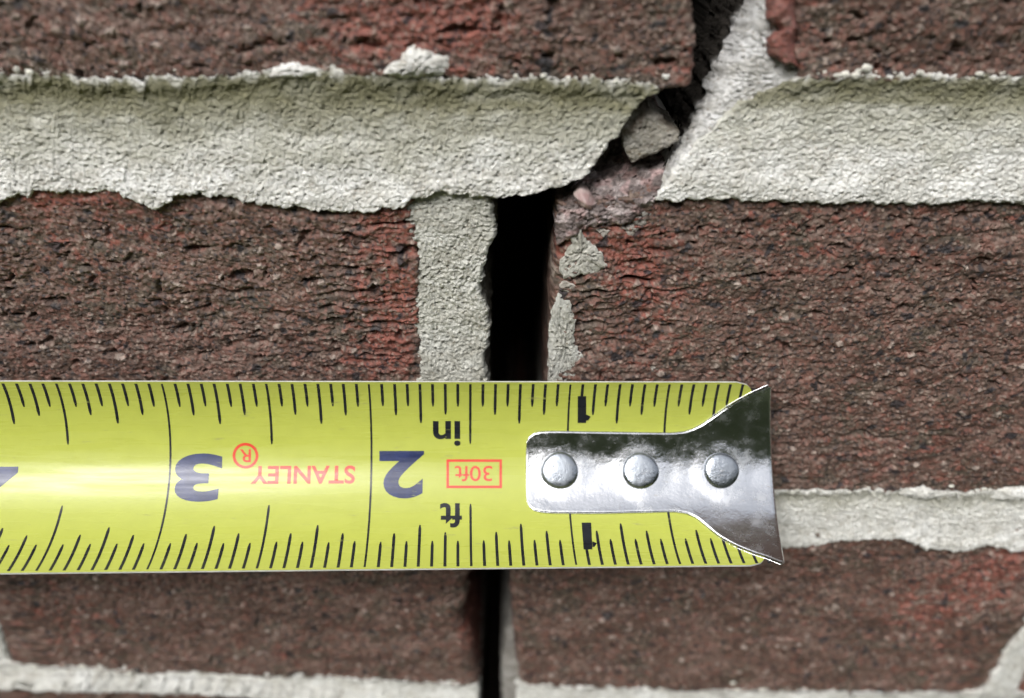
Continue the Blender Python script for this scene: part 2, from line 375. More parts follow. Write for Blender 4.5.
mortar('perpend_joint', [(400, 184), (497, 184)], [(497, 184), (490, 203), (497, 233), (487, 256), (480, 286), (486, 308), (490, 334), (484, 362), (487, 385), (484, 505)],
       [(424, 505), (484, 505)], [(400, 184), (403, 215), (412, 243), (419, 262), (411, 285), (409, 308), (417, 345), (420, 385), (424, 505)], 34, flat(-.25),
       rag=(.2, .32, .2, .5), rnd=(.3, .6, .3, .4), amp=1.3, fine=True, side_col=(.12, .11, .09), tint=(.78, .78, .75))  # shade inside the crack is put into the return's colour by side_col
mortar('bed_joint', [(545, 486), (640, 489), (780, 491), (850, 490), (900, 488), (940, 493), (1000, 488), (1024, 489), (XR, 492)], [(XR, 492), (XR, 556)],
       [(545, 546), (700, 546), (785, 545), (815, 543), (835, 539), (870, 536), (900, 536), (922, 545), (960, 549), (985, 541), (1000, 544), (1008, 550), (1024, 548), (XR, 556)],
       [(545, 486), (545, 546)], 35, bed(35, .09, .5, .5), algae=.6, rag=(.45, .2, .35, .2), rnd=(.25, .3, .4, .6), arange=(.08, .16, .30))
mortar('bed_joint', [(XL, 494), (484, 494)], [(484, 494), (480, 550)], [(XL, 546), (480, 548)], [(XL, 494), (XL, 546)], 36, bed(36, .5, 2.4, .6), algae=.6, res=.3)
mortar('perpend_joint', [(-30, 530), (-10, 530)], [(-10, 530), (-8, 600), (4, 645), (16, 670)], [(-28, 672), (16, 670)], [(-30, 530), (-32, 600), (-28, 672)], 37, flat(-.2), rag=(.3, .4, .3, .3))
mortar('perpend_joint', [(1036, 518), (1072, 518)], [(1072, 518), (1066, 600), (1042, 645), (1012, 700)], [(980, 697), (1012, 700)], [(1036, 518), (1026, 626), (1005, 652), (980, 697)], 38, flat(.1), rag=(.3, .3, .3, .5))
mortar('bed_joint', [(XL, 652), (0, 662), (40, 665), (100, 669), (250, 673), (400, 680), (478, 685)], [(478, 685), (480, 720)],
       [(XL, 660), (0, 672), (60, 673), (100, 675), (200, 677), (280, 684), (480, 704)], [(XL, 652), (XL, 674)], 39, bed(39, .3, .6, .8), rag=(.4, .3, .5, .2), res=.22, rnd=(.25, .5, .4, .3))
mortar('bed_joint', [(516, 684), (600, 686), (700, 689), (800, 690), (970, 692), (XR, 697)], [(XR, 697), (XR, 722)],
       [(516, 712), (700, 716), (XR, 722)], [(516, 684), (516, 712)], 40, bed(40, .3, .6, .8), rag=(.4, .3, .4, .2), res=.22, rnd=(.25, .5, .4, .6))
# mortar left standing in the crack of the lower course
mortar('perpend_joint', [(504, 628), (517, 626)], [(517, 626), (521, 660), (526, 720), (526, 900)], [(500, 900), (526, 900)], [(504, 628), (501, 660), (503, 700), (500, 900)], 41,
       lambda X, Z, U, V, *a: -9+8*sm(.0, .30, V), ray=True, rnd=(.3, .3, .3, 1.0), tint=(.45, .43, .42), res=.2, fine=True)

# broken upper corner of the right-hand middle brick: the bedding face, mauve and dusty
def broken(X, Z, U, V, dt, db, dl, dr):
    h, c = mortar_relief(X, Z, 51, 1.3)
    n = fbm(X/2.2, Z/1.6, 3, 52)
    c = np.zeros_like(c)+np.array([.150, .122, .115])
    c = mixc(c, [.36, .31, .30], sm(-.05, .5, n)); c = mixc(c, [.42, .30, .29], .8*sm(.2, .5, gn(X/1.5, Z/1.2, 58))); c = mixc(c, [.17, .095, .085], .6*sm(.15, .6, fbm(X/1.8+9, Z/1.3, 2, 53)))
    c = mixc(c, [.085, .062, .055], .7*sm(.2, .6, fbm(X/2.5+29, Z/1.9, 2, 55)))
    return h*1.3 + .55*fbm(X/2.1, Z/1.7, 3, 56) + .35*np.abs(gn(X/.9, Z/.8, 57)) - 9.0*(1-sm(0, .85, V)) + .35, c
fr = patch('brick_fragment', [(604, 138), (690, 128)], [(690, 128), (672, 165), (652, 208)], [(556, 246), (574, 236), (590, 224), (618, 226), (652, 208)],
      [(604, 138), (580, 172), (557, 205), (556, 246)], broken, M_BRICK, wall, seed=51, ray=True, deep=30, rag=(.2, .3, .5, .3), rnd=(.3, .3, .5, .8))
fr['label'] = 'dusty mauve broken corner of brick below the loose chip'
# smooth red lug of the upper right brick that hangs over the mortar
def lug(X, Z, U, V, dt, db, dl, dr):
    h = -1.1 + 1.5*np.sin(np.pi*np.clip(U*1.15, 0, 1))**.7 - 1.2*sm(.55, .75, U)*(1-sm(.78, .95, U)) + .12*fbm(X/2, Z/4, 2, 61)
    c = np.zeros(X.shape+(3,))+np.array([.20, .075, .062]); c = mixc(c, [.27, .125, .11], sm(-.2, .6, fbm(X/2, Z/3, 3, 62)))
    h2, c2 = brick_relief(X, Z, 63, np.zeros_like(X), np.zeros_like(X)+.9)
    return h+.55*h2, .5*c+.5*c2
fr = patch('brick_fragment', [(768, -300), (808, -300)], [(808, -300), (807, 0), (806, 66)], [(781, 63), (806, 66)],
      [(768, -300), (764, 0), (766, 22), (779, 30), (767, 42), (766, 53), (781, 63)], lug, M_BRICK, wall, seed=61, ray=True, deep=30, rag=(.1, .1, .3, .35), rnd=(.2, .2, .5, .5))
fr['label'] = 'broken red brick edge hanging over the mortar'
# scabs of mortar on the brick faces
def scab(pts, seed, thick=.7, tint=(1, 1, 1), name='mortar_smear', **kw):
    def hf(X, Z):
        h, c = mortar_relief(X, Z, seed, 1.5); return h, c*np.asarray(tint)
    return blob(name, pts, hf, M_MORTAR, wall, thick=thick, seed=seed, **kw)
scab([(378, 74), (386, 64), (396, 60), (404, 48), (414, 43), (428, 48), (448, 56), (452, 70), (440, 76), (400, 78)], 71, 1.0)
scab([(268, 76), (274, 67), (290, 62), (312, 66), (322, 73), (300, 78)], 72, .6)
scab([(578, 217), (586, 240), (604, 254), (607, 267), (590, 276), (564, 278), (559, 263), (571, 246), (574, 226)], 73, .2, (.72, .71, .68), rag=.4)
scab([(560, 292), (570, 301), (575, 320), (574, 345), (583, 356), (580, 384), (548, 386), (548, 340), (552, 310)], 74, .22, (.72, .72, .70), h0=-.02, rag=.35)
scab([(632, 216), (640, 205), (653, 212), (646, 226), (634, 226)], 75, .25, (.5, .47, .46))
scab([(559, 282), (570, 281), (577, 286), (571, 293), (560, 293)], 83, .08, (.62, .58, .55), rag=.4)
scab([(622, 226), (632, 223), (640, 229), (633, 236), (624, 233)], 84, .1, (.60, .55, .53), rag=.4)
scab([(596, 230), (603, 226), (608, 233), (602, 240)], 85, .08, (.66, .62, .60), rag=.35)
scab([(648, 365), (656, 362), (660, 369), (652, 373)], 86, .08, (.5, .46, .44), rag=.3)
scab([(660, 76), (664, 72), (672, 76), (668, 82)], 76, .5)
scab([(990, 498), (1000, 487), (1024, 486), (1040, 490), (1036, 498), (1010, 499)], 77, .8)
scab([(898, 494), (906, 486), (930, 487), (948, 494), (930, 499)], 78, .7)
def pebble(X, Z):
    c = np.zeros(X.shape+(3,))+np.array([.30, .20, .19]); c = mixc(c, [.45, .36, .34], sm(-.1, .5, gn(X/.7, Z/.7, 81)))
    return .05*gn(X/.5, Z/.5, 82), c
blob('pebble', [(573, 194), (580, 189), (590, 193), (598, 204), (592, 211), (581, 207)], pebble, M_LUG, wall, thick=1.3, power=2.0, seed=81, rag=.12)
# crumbs of mortar along the arrises
def crumbs():
    ico = bmesh.new(); bmesh.ops.create_icosphere(ico, subdivisions=2, radius=1)
    V = np.array([v.co[:] for v in ico.verts]); F = np.array([[v.index for v in f.verts] for f in ico.faces]); ico.free()
    cs, fs, ks = [], [], []; o = 0
    def line(x0, x1, y0, y1, n, jit, smax, yy=.05):
        nonlocal o
        for i in range(n):
            t = rng.random(); p = P(x0+(x1-x0)*t, y0+(y1-y0)*t + rng.normal()*jit)
            r = smax*(.25+.75*rng.random()**2)
            q = V*(r*np.array([1.3, .7, .9])*rng.uniform(.7, 1.2, 3)); q = q*(1+.28*gn(V[:, 0]*1.3+i, V[:, 1]*1.3+V[:, 2], 91+i%7))[:, None]
            cs.append(q + [p[0], yy, p[2]]); fs.append(F+o); o += len(V)
            ks.append(np.tile(np.array([.66, .65, .58])*rng.uniform(.75, 1.1), (len(V), 1)))
    line(0, 660, 70, 80, 46, 2.2, .42); line(805, 1024, 75, 72, 26, 2.2, .46); line(790, 1024, 491, 490, 24, 2.5, .4)
    line(20, 470, 667, 682, 24, 2, .5); line(520, 980, 686, 690, 24, 2, .5)
    ob = to_mesh('mortar_crumbs', np.concatenate(cs)*MM, [np.concatenate(fs)], np.concatenate(ks), M_MORTAR, wall); ob['kind'] = 'stuff'
crumbs()
# the wall's body behind, above and below the courses in view
def boxes(name, bl, mat, parent, col):
    cs, fs = [], []; o = 0
    for (x0, x1, y0, y1, z0, z1) in bl:
        cs.append([[x, y, z] for x in (x0, x1) for y in (y0, y1) for z in (z0, z1)])
        fs.append(np.array([[0, 1, 3, 2], [4, 6, 7, 5], [0, 4, 5, 1], [2, 3, 7, 6], [0, 2, 6, 4], [1, 5, 7, 3]])+o); o += 8
    co = np.concatenate(cs).astype(float)
    return to_mesh(name, co*MM, [np.concatenate(fs)], np.tile(np.array(col), (len(co), 1)), mat, parent, smooth=False)
xa, xb = P(XL, 349)[0]+14, P(XR, 349)[0]-14
zt, zb = P(512, -520)[2]-1, P(512, 900)[2]+4
boxes('wall_body', [(xa-60, xb+60, 90, 200, -900, 1900), (xa-60, xb+60, 2.5, 89.5, zt, 1900), (xa-60, xb+60, 2.5, 89.5, -900, zb)], M_BRICK, wall, (.12, .08, .07))

# loose chip of mortar wedged in the crack
def chip(X, Z, U, V, dt, db, dl, dr):
    h, c = mortar_relief(X, Z, 95, .9)
    n = fbm(X/2.4, Z/2, 3, 96)
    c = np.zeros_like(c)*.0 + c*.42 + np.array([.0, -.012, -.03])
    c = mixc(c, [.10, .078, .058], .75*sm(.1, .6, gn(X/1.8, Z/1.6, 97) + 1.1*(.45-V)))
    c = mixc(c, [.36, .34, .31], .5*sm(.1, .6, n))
    facet = np.minimum(0, .55*(.40-U)*3) + np.minimum(0, (V-.30)*2.2)
    return h + .30*n - 2.6 + .9*V + facet*.6, c
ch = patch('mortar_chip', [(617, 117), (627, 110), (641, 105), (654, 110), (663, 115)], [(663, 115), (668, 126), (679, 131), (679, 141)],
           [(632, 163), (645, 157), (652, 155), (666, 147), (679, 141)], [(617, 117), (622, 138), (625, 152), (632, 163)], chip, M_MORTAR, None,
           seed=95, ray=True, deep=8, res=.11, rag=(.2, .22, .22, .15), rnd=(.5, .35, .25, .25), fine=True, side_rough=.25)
ch['label'] = 'loose grey-brown chip of old mortar wedged in the crack above the gap'; ch['category'] = 'mortar chip'

# ------------------------------------------------------------------ the tape measure
PSI, X0 = 0.052, 32.67                       # it swings away from the lens by four degrees towards the hook
AX = np.array([math.cos(PSI), 0.0, math.sin(PSI)])
S2 = 50.8
pts = np.array([[4.13, 100.78], [14.94, 103.81], [26.2, 95.92]])      # section at the 2 inch mark: height, distance from the lens (mm)
def circ(p):
    A = 2*(p[1:]-p[0]); b = (p[1:]**2).sum(1)-(p[0]**2).sum(); return np.linalg.solve(A, b)
CC = circ(pts); RAD = np.hypot(*(pts[0]-CC))
A0 = math.atan2(pts[0, 1]-CC[1], pts[0, 0]-CC[0]); A1 = math.atan2(pts[2, 1]-CC[1], pts[2, 0]-CC[0])
WID = abs(A1-A0)*RAD
def tape(s, wd, off=0.0):
    """s mm from the zero end, wd mm down the blade's arc, off mm in front of its face -> world, mm"""
    s = np.asarray(s, float); wd = np.asarray(wd, float)
    a = A0 + (A1-A0)*wd/WID
    yc = CC[0]+(RAD-off)*np.cos(a); zc = CC[1]+(RAD-off)*np.sin(a)
    q = (wd/WID-.5)*2; sk = .33*q*q+.18*q
    d = S2 - s + 0*a                            # positive towards the hook
    xc = X0 + sk - S2*AX[0] + d*AX[0]; zc = zc + d*AX[2]; yc = yc + .0035*d
    return CAM + xc[..., None]*RIGHT + yc[..., None]*DOWN + zc[..., None]*FWD
def proj(p):
    q = p-CAM; z = q@FWD; return 512+FPX*(q@RIGHT)/z, 349+FPX*(q@DOWN)/z
def pix(px, py, off=0.0):
    """blade coordinates of what is read at a pixel"""
    px = np.asarray(px, float); py = np.asarray(py, float)
    s = X0-(px-512)/8.0; wd = np.clip((py-380)/190*WID, -2, WID+2)
    for _ in range(30):
        x, y = proj(tape(s, wd, off)); xs, ys = proj(tape(s+.01, wd, off)); xw, yw = proj(tape(s, wd+.01, off))
        a, b, c, d = (xs-x)/.01, (xw-x)/.01, (ys-y)/.01, (yw-y)/.01; det = a*d-b*c
        ex, ey = px-x, py-y
        s = s + np.clip((d*ex-b*ey)/det, -3, 3); wd = wd + np.clip((-c*ex+a*ey)/det, -1.5, 1.5)
    return s, wd
tp = bpy.data.objects.new('tape_measure', None); COL.objects.link(tp)
tp['label'] = 'yellow steel tape measure blade with riveted metal end hook, held across the crack'; tp['category'] = 'tape measure'
tp_loc = tape(np.array(0.0), np.array(0.0))*MM
tp.location = Vector(tp_loc)
def tmesh(name, co, faces, parent=tp, **kw):
    o = to_mesh(name, co*MM - tp_loc, faces, parent=parent, **kw); return o

def coat(name, col, rough=.25, var=.05, bumpk=.07, wear=.55, worn=(.24, .23, .12, 1)):
    m, t, b = nodes(name)
    tc = N(t, 'ShaderNodeTexCoord')
    mp = N(t, 'ShaderNodeMapping'); mp.inputs['Scale'].default_value = (60, 900, 900); t.links.new(tc.outputs['Object'], mp.inputs['Vector'])
    n1 = N(t, 'ShaderNodeTexNoise', Scale=1.0, Detail=4.0); t.links.new(mp.outputs[0], n1.inputs['Vector'])
    n2 = N(t, 'ShaderNodeTexNoise', Scale=420.0, Detail=6.0, Roughness=.7); t.links.new(tc.outputs['Object'], n2.inputs['Vector'])
    cr = N(t, 'ShaderNodeMapRange'); cr.inputs['From Min'].default_value = .3; cr.inputs['From Max'].default_value = .75
    cr.inputs['To Min'].default_value = 1-var; cr.inputs['To Max'].default_value = 1+var; t.links.new(n2.outputs['Fac'], cr.inputs['Value'])
    vm = N(t, 'ShaderNodeVectorMath', operation='SCALE'); vm.inputs[0].default_value = col; t.links.new(cr.outputs[0], vm.inputs['Scale'])
    # worn flecks and rub marks along the blade
    m3 = N(t, 'ShaderNodeMapping'); m3.inputs['Scale'].default_value = (260, 1500, 1500); t.links.new(tc.outputs['Object'], m3.inputs['Vector'])
    n3 = N(t, 'ShaderNodeTexNoise', Scale=1.0, Detail=5.0, Roughness=.7); t.links.new(m3.outputs[0], n3.inputs['Vector'])
    r3 = N(t, 'ShaderNodeMapRange'); r3.inputs['From Min'].default_value = .63; r3.inputs['From Max'].default_value = .72; r3.inputs['To Max'].default_value = wear
    t.links.new(n3.outputs['Fac'], r3.inputs['Value'])
    mx = N(t, 'ShaderNodeMix', data_type='RGBA'); t.links.new(r3.outputs[0], mx.inputs['Factor']); t.links.new(vm.outputs[0], mx.inputs['A']); mx.inputs['B'].default_value = worn
    t.links.new(mx.outputs['Result'], b.inputs['Base Color'])
    rr = N(t, 'ShaderNodeMapRange'); rr.inputs['From Min'].default_value = .3; rr.inputs['From Max'].default_value = .7; rr.inputs['To Min'].default_value = rough-.09; rr.inputs['To Max'].default_value = rough+.17; t.links.new(n1.outputs['Fac'], rr.inputs['Value'])
    t.links.new(rr.outputs[0], b.inputs['Roughness'])
    bp = N(t, 'ShaderNodeBump'); bp.inputs['Strength'].default_value = bumpk; bp.inputs['Distance'].default_value = .0003
    t.links.new(n2.outputs['Fac'], bp.inputs['Height']); t.links.new(bp.outputs[0], b.inputs['Normal'])
    b.inputs['Specular IOR Level'].default_value = .45
    return m
M_YELLOW = coat('yellow_lacquer', (.40, .435, .080)); M_INK = coat('black_ink', (.012, .013, .018), .26, .3, wear=.55, worn=(.40, .43, .10, 1))
M_NUM = coat('blue_black_ink', (.026, .036, .105), .26, .4, wear=.55, worn=(.40, .43, .10, 1)); M_RED = coat('red_ink', (.62, .06, .035), .26, .15, wear=.55, worn=(.40, .43, .10, 1))
M_EDGE = coat('bare_steel_edge', (.50, .50, .46), .4, .2)
def steel(name, base, r0, r1, bump):
    m, t, b = nodes(name)
    tc = N(t, 'ShaderNodeTexCoord')
    n1 = N(t, 'ShaderNodeTexNoise', Scale=330.0, Detail=8.0, Roughness=.72); t.links.new(tc.outputs['Object'], n1.inputs['Vector'])
    n2 = N(t, 'ShaderNodeTexNoise', Scale=2400.0, Detail=3.0); t.links.new(tc.outputs['Object'], n2.inputs['Vector'])
    rr = N(t, 'ShaderNodeMapRange'); rr.inputs['From Min'].default_value = .42; rr.inputs['From Max'].default_value = .68
    rr.inputs['To Min'].default_value = r0; rr.inputs['To Max'].default_value = r1; t.links.new(n1.outputs['Fac'], rr.inputs['Value'])
    t.links.new(rr.outputs[0], b.inputs['Roughness'])
    ad = N(t, 'ShaderNodeMath', operation='MULTIPLY_ADD'); ad.inputs[1].default_value = .25; t.links.new(n2.outputs['Fac'], ad.inputs[0]); t.links.new(n1.outputs['Fac'], ad.inputs[2])
    bp = N(t, 'ShaderNodeBump'); bp.inputs['Strength'].default_value = bump; bp.inputs['Distance'].default_value = .0003
    t.links.new(ad.outputs[0], bp.inputs['Height']); t.links.new(bp.outputs[0], b.inputs['Normal'])
    # scuffs: fine scratches and dull grey spots
    m3 = N(t, 'ShaderNodeMapping'); m3.inputs['Scale'].default_value = (500, 2600, 900); m3.inputs['Rotation'].default_value = (.3, .5, .6); t.links.new(tc.outputs['Object'], m3.inputs['Vector'])
    n3 = N(t, 'ShaderNodeTexNoise', Scale=1.0, Detail=6.0, Roughness=.75); t.links.new(m3.outputs[0], n3.inputs['Vector'])
    r3 = N(t, 'ShaderNodeMapRange'); r3.inputs['From Min'].default_value = .59; r3.inputs['From Max'].default_value = .70; t.links.new(n3.outputs['Fac'], r3.inputs['Value'])
    mx = N(t, 'ShaderNodeMix', data_type='RGBA'); t.links.new(r3.outputs[0], mx.inputs['Factor']); mx.inputs['A'].default_value = base; mx.inputs['B'].default_value = (.42, .41, .39, 1)
    t.links.new(mx.outputs['Result'], b.inputs['Base Color'])
    m4 = N(t, 'ShaderNodeMath', operation='MAXIMUM'); r5 = N(t, 'ShaderNodeMath', operation='MULTIPLY'); r5.inputs[1].default_value = .6; t.links.new(r3.outputs[0], r5.inputs[0])
    t.links.new(rr.outputs[0], m4.inputs[0]); t.links.new(r5.outputs[0], m4.inputs[1]); t.links.new(m4.outputs[0], b.inputs['Roughness'])
    b.inputs['Metallic'].default_value = 1
    return m
M_STEEL = steel('plated_steel', (.68, .69, .71, 1), .09, .42, .24); M_RIVET = steel('rivet_steel', (.33, .355, .39, 1), .22, .46, .34)

def strip_mesh(cells):
    """list of (s array, wd array) grids -> one mesh's coords and faces lying on the blade"""
    cs, fs, o = [], [], 0
    for s, wd, off in cells:
        p = tape(s, wd, off); nv, nu = s.shape
        cs.append(p.reshape(-1, 3)); fs.append(grid_faces(nu, nv, o, True)); o += nu*nv
    return np.concatenate(cs), fs
# blade: face, back and edges, its end cut with rounded corners
def blade():
    L = 165.0; nw = 61; wd = np.linspace(0, WID, nw)
    e = np.minimum(wd, WID-wd); r = 2.4; end = 1.6 + np.where(e < r, r-np.sqrt(np.clip(r*r-(r-e)**2, 0, None)), 0)
    k = np.concatenate([[0, .003, .008, .015], np.linspace(.025, 1, 50)])
    s = end[:, None]*(1-k[None]) + L*k[None]; W = np.broadcast_to(wd[:, None], s.shape); nu = s.shape[1]
    # slight hollows and waviness of a used blade
    f = tape(s, W, .003*fbm(s/11, W/5, 2, 7)); b = tape(s, W, -.22)
    co = np.concatenate([f.reshape(-1, 3), b.reshape(-1, 3)]); n = nu*nw
    idx = np.arange(n).reshape(nw, nu)
    loop = np.concatenate([idx[0, :-1], idx[:-1, -1], idx[-1, :0:-1], idx[:0:-1, 0]]); nx = np.roll(loop, -1)
    # the edges get rows of their own so that they stay crisp
    e0 = np.concatenate([co[loop], co[loop+n]]); base = 2*n; m = len(loop); a = base+np.arange(m); an = np.roll(a, -1)
    ed = np.stack([a, an, an+m, a+m], -1)
    F1 = grid_faces(nu, nw, 0, True); F2 = grid_faces(nu, nw, n, False)
    mi = np.concatenate([np.zeros(len(F1)), np.ones(len(F2)), np.ones(len(ed))])
    return tmesh('blade', np.concatenate([co, e0]), [F1, F2, ed], mats=[M_YELLOW, M_EDGE], mi=mi)
bl = blade()
IN = .016
def tick_cells():
    yt = {1: None, 2: 444.0, 4: 423.5, 8: 415.0, 16: 406.5}; yb = {1: None, 2: 504.0, 4: 525.0, 8: 532.8, 16: 541.5}
    wt = {k: pix(372.0, v)[1] for k, v in yt.items() if v}; wb = {k: pix(372.0, v)[1] for k, v in yb.items() if v}
    cells = []
    def bar(sv, w0, w1, hw, taper=True):
        n = max(4, int(abs(w1-w0)/.5)); wq = np.linspace(w0, w1, n)
        hwv = np.full(n, hw)
        if taper: hwv[-1] = hw*.45; 
        j = .035*gn(np.array([sv*3.1]), np.array([w0*7.7]), 3)[0]
        s = np.stack([sv+j+hwv, sv+j-hwv], -1); cells.append((s, np.repeat(wq[:, None], 2, 1), IN))
    for i in range(1, 16*5):
        sv = i*25.4/16
        k = 16
        for d in (1, 2, 4, 8):
            if i % (16//d) == 0: k = d; break
        if k == 1: bar(sv, .35, WID-.35, .125, False); continue
        ja, jb = .12*gn(np.array([sv*1.7]), np.array([.3]), 5)[0], .12*gn(np.array([sv*1.9]), np.array([.7]), 6)[0]
        hw = .180 if k > 2 else .15
        if sv > 4.2: bar(sv, .3, wt[k]+ja, hw)
        elif k > 2: bar(sv, .3 if sv > 2.8 else .9, wt[k]+ja, hw)
        bar(sv, WID-.3, wb[k]+jb, hw)
    return cells
co, fs = strip_mesh(tick_cells())
g = tmesh('graduation_marks', co, fs, parent=bl, mat=M_INK)
def text(name, body, box, mat, bold=0.0, parent=bl, label=None):
    """letters printed upside down on the blade, filling a measured box"""
    cu = bpy.data.curves.new('print', 'FONT'); cu.body = body; cu.offset = bold; cu.resolution_u = 6
    ob = bpy.data.objects.new('print', cu); COL.objects.link(ob)
    dg = bpy.context.evaluated_depsgraph_get(); me = bpy.data.meshes.new_from_object(ob.evaluated_get(dg))
    bpy.data.objects.remove(ob); bpy.data.curves.remove(cu)
    bm = bmesh.new(); bm.from_mesh(me); bpy.data.meshes.remove(me)
    bmesh.ops.remove_doubles(bm, verts=bm.verts, dist=1e-5)
    v = np.array([q.co[:2] for q in bm.verts]); lo, hi = v.min(0), v.max(0)
    for k in range(1, 12):
        y = lo[1]+(hi[1]-lo[1])*k/12
        bmesh.ops.bisect_plane(bm, geom=bm.verts[:]+bm.edges[:]+bm.faces[:], plane_co=(0, y, 0), plane_no=(0, 1, 0))
    bmesh.ops.triangulate(bm, faces=bm.faces[:])
    bm.verts.ensure_lookup_table(); bm.verts.index_update()
    v = np.array([q.co[:2] for q in bm.verts]); nrm = (v-lo)/(hi-lo)
    F = np.array([[q.index for q in f.verts] for f in bm.faces]); bm.free()
    x0, y0, x1, y1 = box
    s0, w0 = pix(np.array([x0, x1]), np.array([(y0+y1)/2]*2)); _, w1 = pix(np.array([(x0+x1)/2]*2), np.array([y0, y1]))
    s = s0[1] + nrm[:, 0]*(s0[0]-s0[1]); wd = w1[0] + nrm[:, 1]*(w1[1]-w1[0])
    o = tmesh(name, tape(s, wd, IN), [F], parent=parent, mat=mat)
    return o
text('numeral', '3', (174.5, 453.4, 221.5, 501.8), M_NUM, .035)
text('numeral', '2', (379.2, 450.9, 424, 498.5), M_NUM, .035)
text('numeral', '4', (-28, 452.5, 17.5, 501), M_NUM, .035)
def small_one(q):
    cells = []
    for (a, b, c, d, e) in q:      # quads given as two sides x0..x1 at the top, x2..x3 below
        (xa, xb, ya), (xc, xd, yb) = (a, b, e[0]), (c, d, e[1])
        t = np.linspace(0, 1, 10)[:, None]; u = np.linspace(1, 0, 3)[None]
        gx = (xa+(xb-xa)*u)*(1-t) + (xc+(xd-xc)*u)*t; gy = ya+(yb-ya)*t + 0*u
        sq, wq = pix(gx, gy); cells.append((sq, wq, IN))
    co, fs = strip_mesh(cells); tmesh('numeral', co, fs, parent=bl, mat=M_INK)
small_one([(577.7, 586.3, 577.6, 586.2, (396, 423)), (586.2, 586.5, 586.2, 590.8, (414.5, 416.5)), (586.2, 590.8, 586.2, 588.5, (416.5, 420.5))])
small_one([(581.6, 591.2, 583.6, 592.4, (522.6, 549.5)), (592.2, 592.6, 592.3, 597, (541.5, 543.2)), (592.3, 597, 592.4, 594.5, (543.2, 547))])
text('lettering', 'in', (433, 421, 460.5, 446), M_INK, .022)
text('lettering', 'ft', (440, 503, 462, 527.7), M_INK, .022)
text('lettering', '30ft', (454.8, 465.8, 492.3, 481.3), M_RED, .006)
text('lettering', 'STANLEY', (251, 465.6, 355, 484), M_RED, .022)
text('lettering', 'R', (239.8, 449.3, 251, 462.3), M_RED, .012)
def rings():
    cells = []
    def rect(x0, y0, x1, y1, t):
        for a, b, c, d in ((x0, y0, x1, y0+t), (x0, y1-t, x1, y1), (x0, y0+t, x0+t, y1-t), (x1-t, y0+t, x1, y1-t)):
            gx, gy = np.meshgrid(np.linspace(c, a, 8), np.linspace(b, d, 8)); s, wd = pix(gx, gy); cells.append((s, wd, IN))
    rect(446.4, 459.3, 502, 488.2, 2.6); n = len(cells)
    a = np.linspace(0, 2*math.pi, 49); r = np.array([12.9, 10.1])
    s, wd = pix(245.5+np.cos(a)[:, None]*r[None], 455.7+np.sin(a)[:, None]*r[None])
    return cells, (s, wd, IN)
c1, c2 = rings()
co, fs = strip_mesh(c1); tmesh('printed_frame', co, fs, parent=bl, mat=M_RED)
co, fs = strip_mesh([c2]); tmesh('printed_ring', co, fs, parent=bl, mat=M_RED)

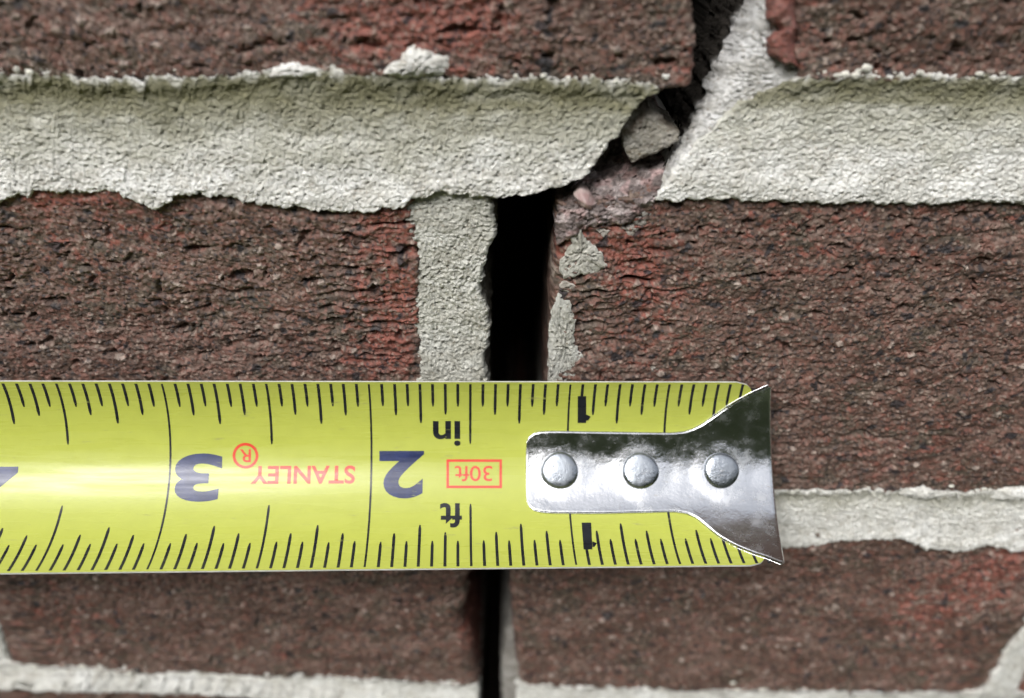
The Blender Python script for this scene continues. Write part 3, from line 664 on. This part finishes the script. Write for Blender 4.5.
# end hook: a plate pressed to the blade's hollow, flaring at the end, with its lip turned back
RIV = [(559.5, 470.3), (640, 470.8), (720.5, 470.5)]
def hook():
    H = .5
    tx = np.array([526, 526.6, 529, 534, 541, 552, 600, 650, 672, 685, 694, 703, 716, 733, 750, 760, 768.5])
    ty = np.array([448, 442, 437, 433.5, 432, 431.5, 432.2, 433, 433.2, 432, 429, 424.5, 415.5, 404, 395, 390.5, 387])
    bx = np.array([526, 526.8, 529.5, 534, 541, 552, 600, 650, 675, 688, 697, 706, 720, 738, 755, 768, 781.5])
    by = np.array([496, 501, 506.5, 510, 511.8, 512.6, 513, 511.8, 511.2, 513.2, 517.5, 524.5, 536, 546, 552.5, 556.5, 562])
    st_, wt = pix(tx, ty, H); sb, wb = pix(bx, by, H)
    k = np.arange(len(tx)); q = np.linspace(0, len(tx)-1, 150)
    st_, wt, sb, wb = (np.interp(q, k, a) for a in (st_, wt, sb, wb))
    for a in (st_, wt, sb, wb):
        a[2:-2] = (a[:-4]+a[1:-3]+a[2:-2]+a[3:-1]+a[4:])/5
    v = np.concatenate([[0, .006, .016, .03], np.linspace(.05, .95, 60), [.97, .984, .994, 1]])
    S = st_[None]*(1-v[:, None])+sb[None]*v[:, None]; W = wt[None]*(1-v[:, None])+wb[None]*v[:, None]
    S = S - 1.25*(1-(2*v[:, None]-1)**2)*sm(.55, 1, np.linspace(0, 1, 150))[None]
    hw = (wb-wt)[None]; ed = np.minimum(v[:, None]*hw, (1-v[:, None])*hw); el = np.abs(S - S[:, :1]); ed = np.minimum(ed, el)
    r = .20; qd = np.clip((r-ed)/r, 0, 1); off = H - r*(1-np.sqrt(1-qd*qd*.98))
    for px, py in RIV:
        s0, w0 = pix(np.array(px), np.array(py), H); d = np.hypot(S-s0, W-w0)
        off += .14*sm(4.5, 2.4, d)
    off += .05*fbm(S/5, W/4, 2, 9)
    # turned-back lip: columns that roll over the end and run back to the wall
    er = S[:, -1:]; eo = off[:, -1:]; ew = W[:, -1:]
    cols_s, cols_o = [], []
    for th in np.linspace(.25, math.pi/2, 6):
        cols_s.append(er - .7*math.sin(th)); cols_o.append(eo - .7*(1-math.cos(th)))
    for dp in np.linspace(1.2, 4.9, 6): cols_s.append(er-.7); cols_o.append(eo - dp)
    S2_ = np.concatenate([S]+cols_s, 1); O2 = np.concatenate([off]+cols_o, 1); mid = ew.mean()
    W2 = np.concatenate([W]+[mid+(ew-mid)*f for f in np.linspace(.99, .95, 6)]+[mid+(ew-mid)*f for f in np.linspace(.88, .62, 6)], 1)
    f = tape(S2_, W2, O2)
    nb = len(cols_s); sb2 = S2_.copy(); ob2 = O2*0+.05; ob2[:, -nb:] = np.minimum(O2[:, -nb:], .05); sb2[:, -nb:] = er-.7+.55; sb2[:, -nb-1] = sb2[:, -nb]
    b = tape(sb2, W2, ob2)
    nv, nu = S2_.shape; n = nu*nv; co = np.concatenate([f.reshape(-1, 3), b.reshape(-1, 3)])
    idx = np.arange(n).reshape(nv, nu); loop = np.concatenate([idx[0, :-1], idx[:-1, -1], idx[-1, :0:-1], idx[:0:-1, 0]]); nx = np.roll(loop, -1)
    F = [grid_faces(nu, nv, 0, True), grid_faces(nu, nv, n, False), np.stack([loop, nx, nx+n, loop+n], -1)]
    return tmesh('hook', co, F, mat=M_STEEL), H
hk, HH = hook()
def rivet(px, py):
    s0, w0 = pix(np.array(px), np.array(py), HH)
    pr = np.array([[2.52, -.30], [2.50, -.12], [2.36, .02], [2.34, .28], [2.22, .50], [1.95, .60], [1.5, .66], [.9, .69], [.3, .70]])
    a = np.linspace(0, 2*math.pi, 40, endpoint=False)
    c = tape(s0, w0, HH+.14); ex = tape(s0+.1, w0, HH+.14)-c; ex /= np.linalg.norm(ex); ey = tape(s0, w0+.1, HH+.14)-c; ey /= np.linalg.norm(ey); ez = np.cross(ex, ey); 
    if ez@(CAM-c) < 0: ez = -ez
    co = []
    for r, h in pr:
        rr = r*(1+.02*np.sin(3*a+px)+.02*np.sin(px*7)); co.append(c + rr[:, None]*(np.cos(a)[:, None]*ex+np.sin(a)[:, None]*ey) + (h*(1+.12*math.sin(px*3.1))+.05*np.sin(a+px)*r/2.3)[:, None]*ez)
    n = 40; F = []
    nx = np.roll(np.arange(n), -1)
    for j in range(len(pr)-1): F.append(np.stack([j*n+np.arange(n), j*n+nx, (j+1)*n+nx, (j+1)*n+np.arange(n)], -1))
    F.append(np.arange((len(pr)-1)*n, len(pr)*n)[None])
    o = tmesh('rivet', np.concatenate(co), F, parent=hk, mat=M_RIVET)
    bm = bmesh.new(); bm.from_mesh(o.data); bmesh.ops.recalc_face_normals(bm, faces=bm.faces[:]); bm.to_mesh(o.data); bm.free()
for r in RIV: rivet(*r)

# ------------------------------------------------------------------ ground in front of the wall with a bank added to darken the hook's reflection
def ground_and_added_bank():
    m, t, b = nodes('garden_soil_and_grass')
    tc = N(t, 'ShaderNodeTexCoord'); n1 = N(t, 'ShaderNodeTexNoise', Scale=3.0, Detail=8.0); t.links.new(tc.outputs['Object'], n1.inputs['Vector'])
    cr = N(t, 'ShaderNodeValToRGB'); cr.color_ramp.elements[0].color = (.025, .035, .012, 1); cr.color_ramp.elements[1].color = (.07, .085, .035, 1)
    t.links.new(n1.outputs['Fac'], cr.inputs[0]); t.links.new(cr.outputs[0], b.inputs['Base Color']); b.inputs['Roughness'].default_value = 1
    prof = [(40, -.9), (-1.6, -.9), (-2.0, -.6), (-2.6, .7), (-3.4, 2.5), (-4.4, 3.45), (-8, 3.6), (-60, 4.0)]   # unseen bank opposite the wall, added so the hook mirrors something dark
    xs = np.linspace(-40, 40, 161); co = np.array([[x, y, z + (.18*math.sin(x*2.1+y*3) + .12*math.sin(x*5.3+y) if z > -.7 else 0)] for y, z in prof for x in xs])
    o = to_mesh('ground', co, [grid_faces(161, len(prof))], mat=m, smooth=False); o['kind'] = 'structure'
ground_and_added_bank()
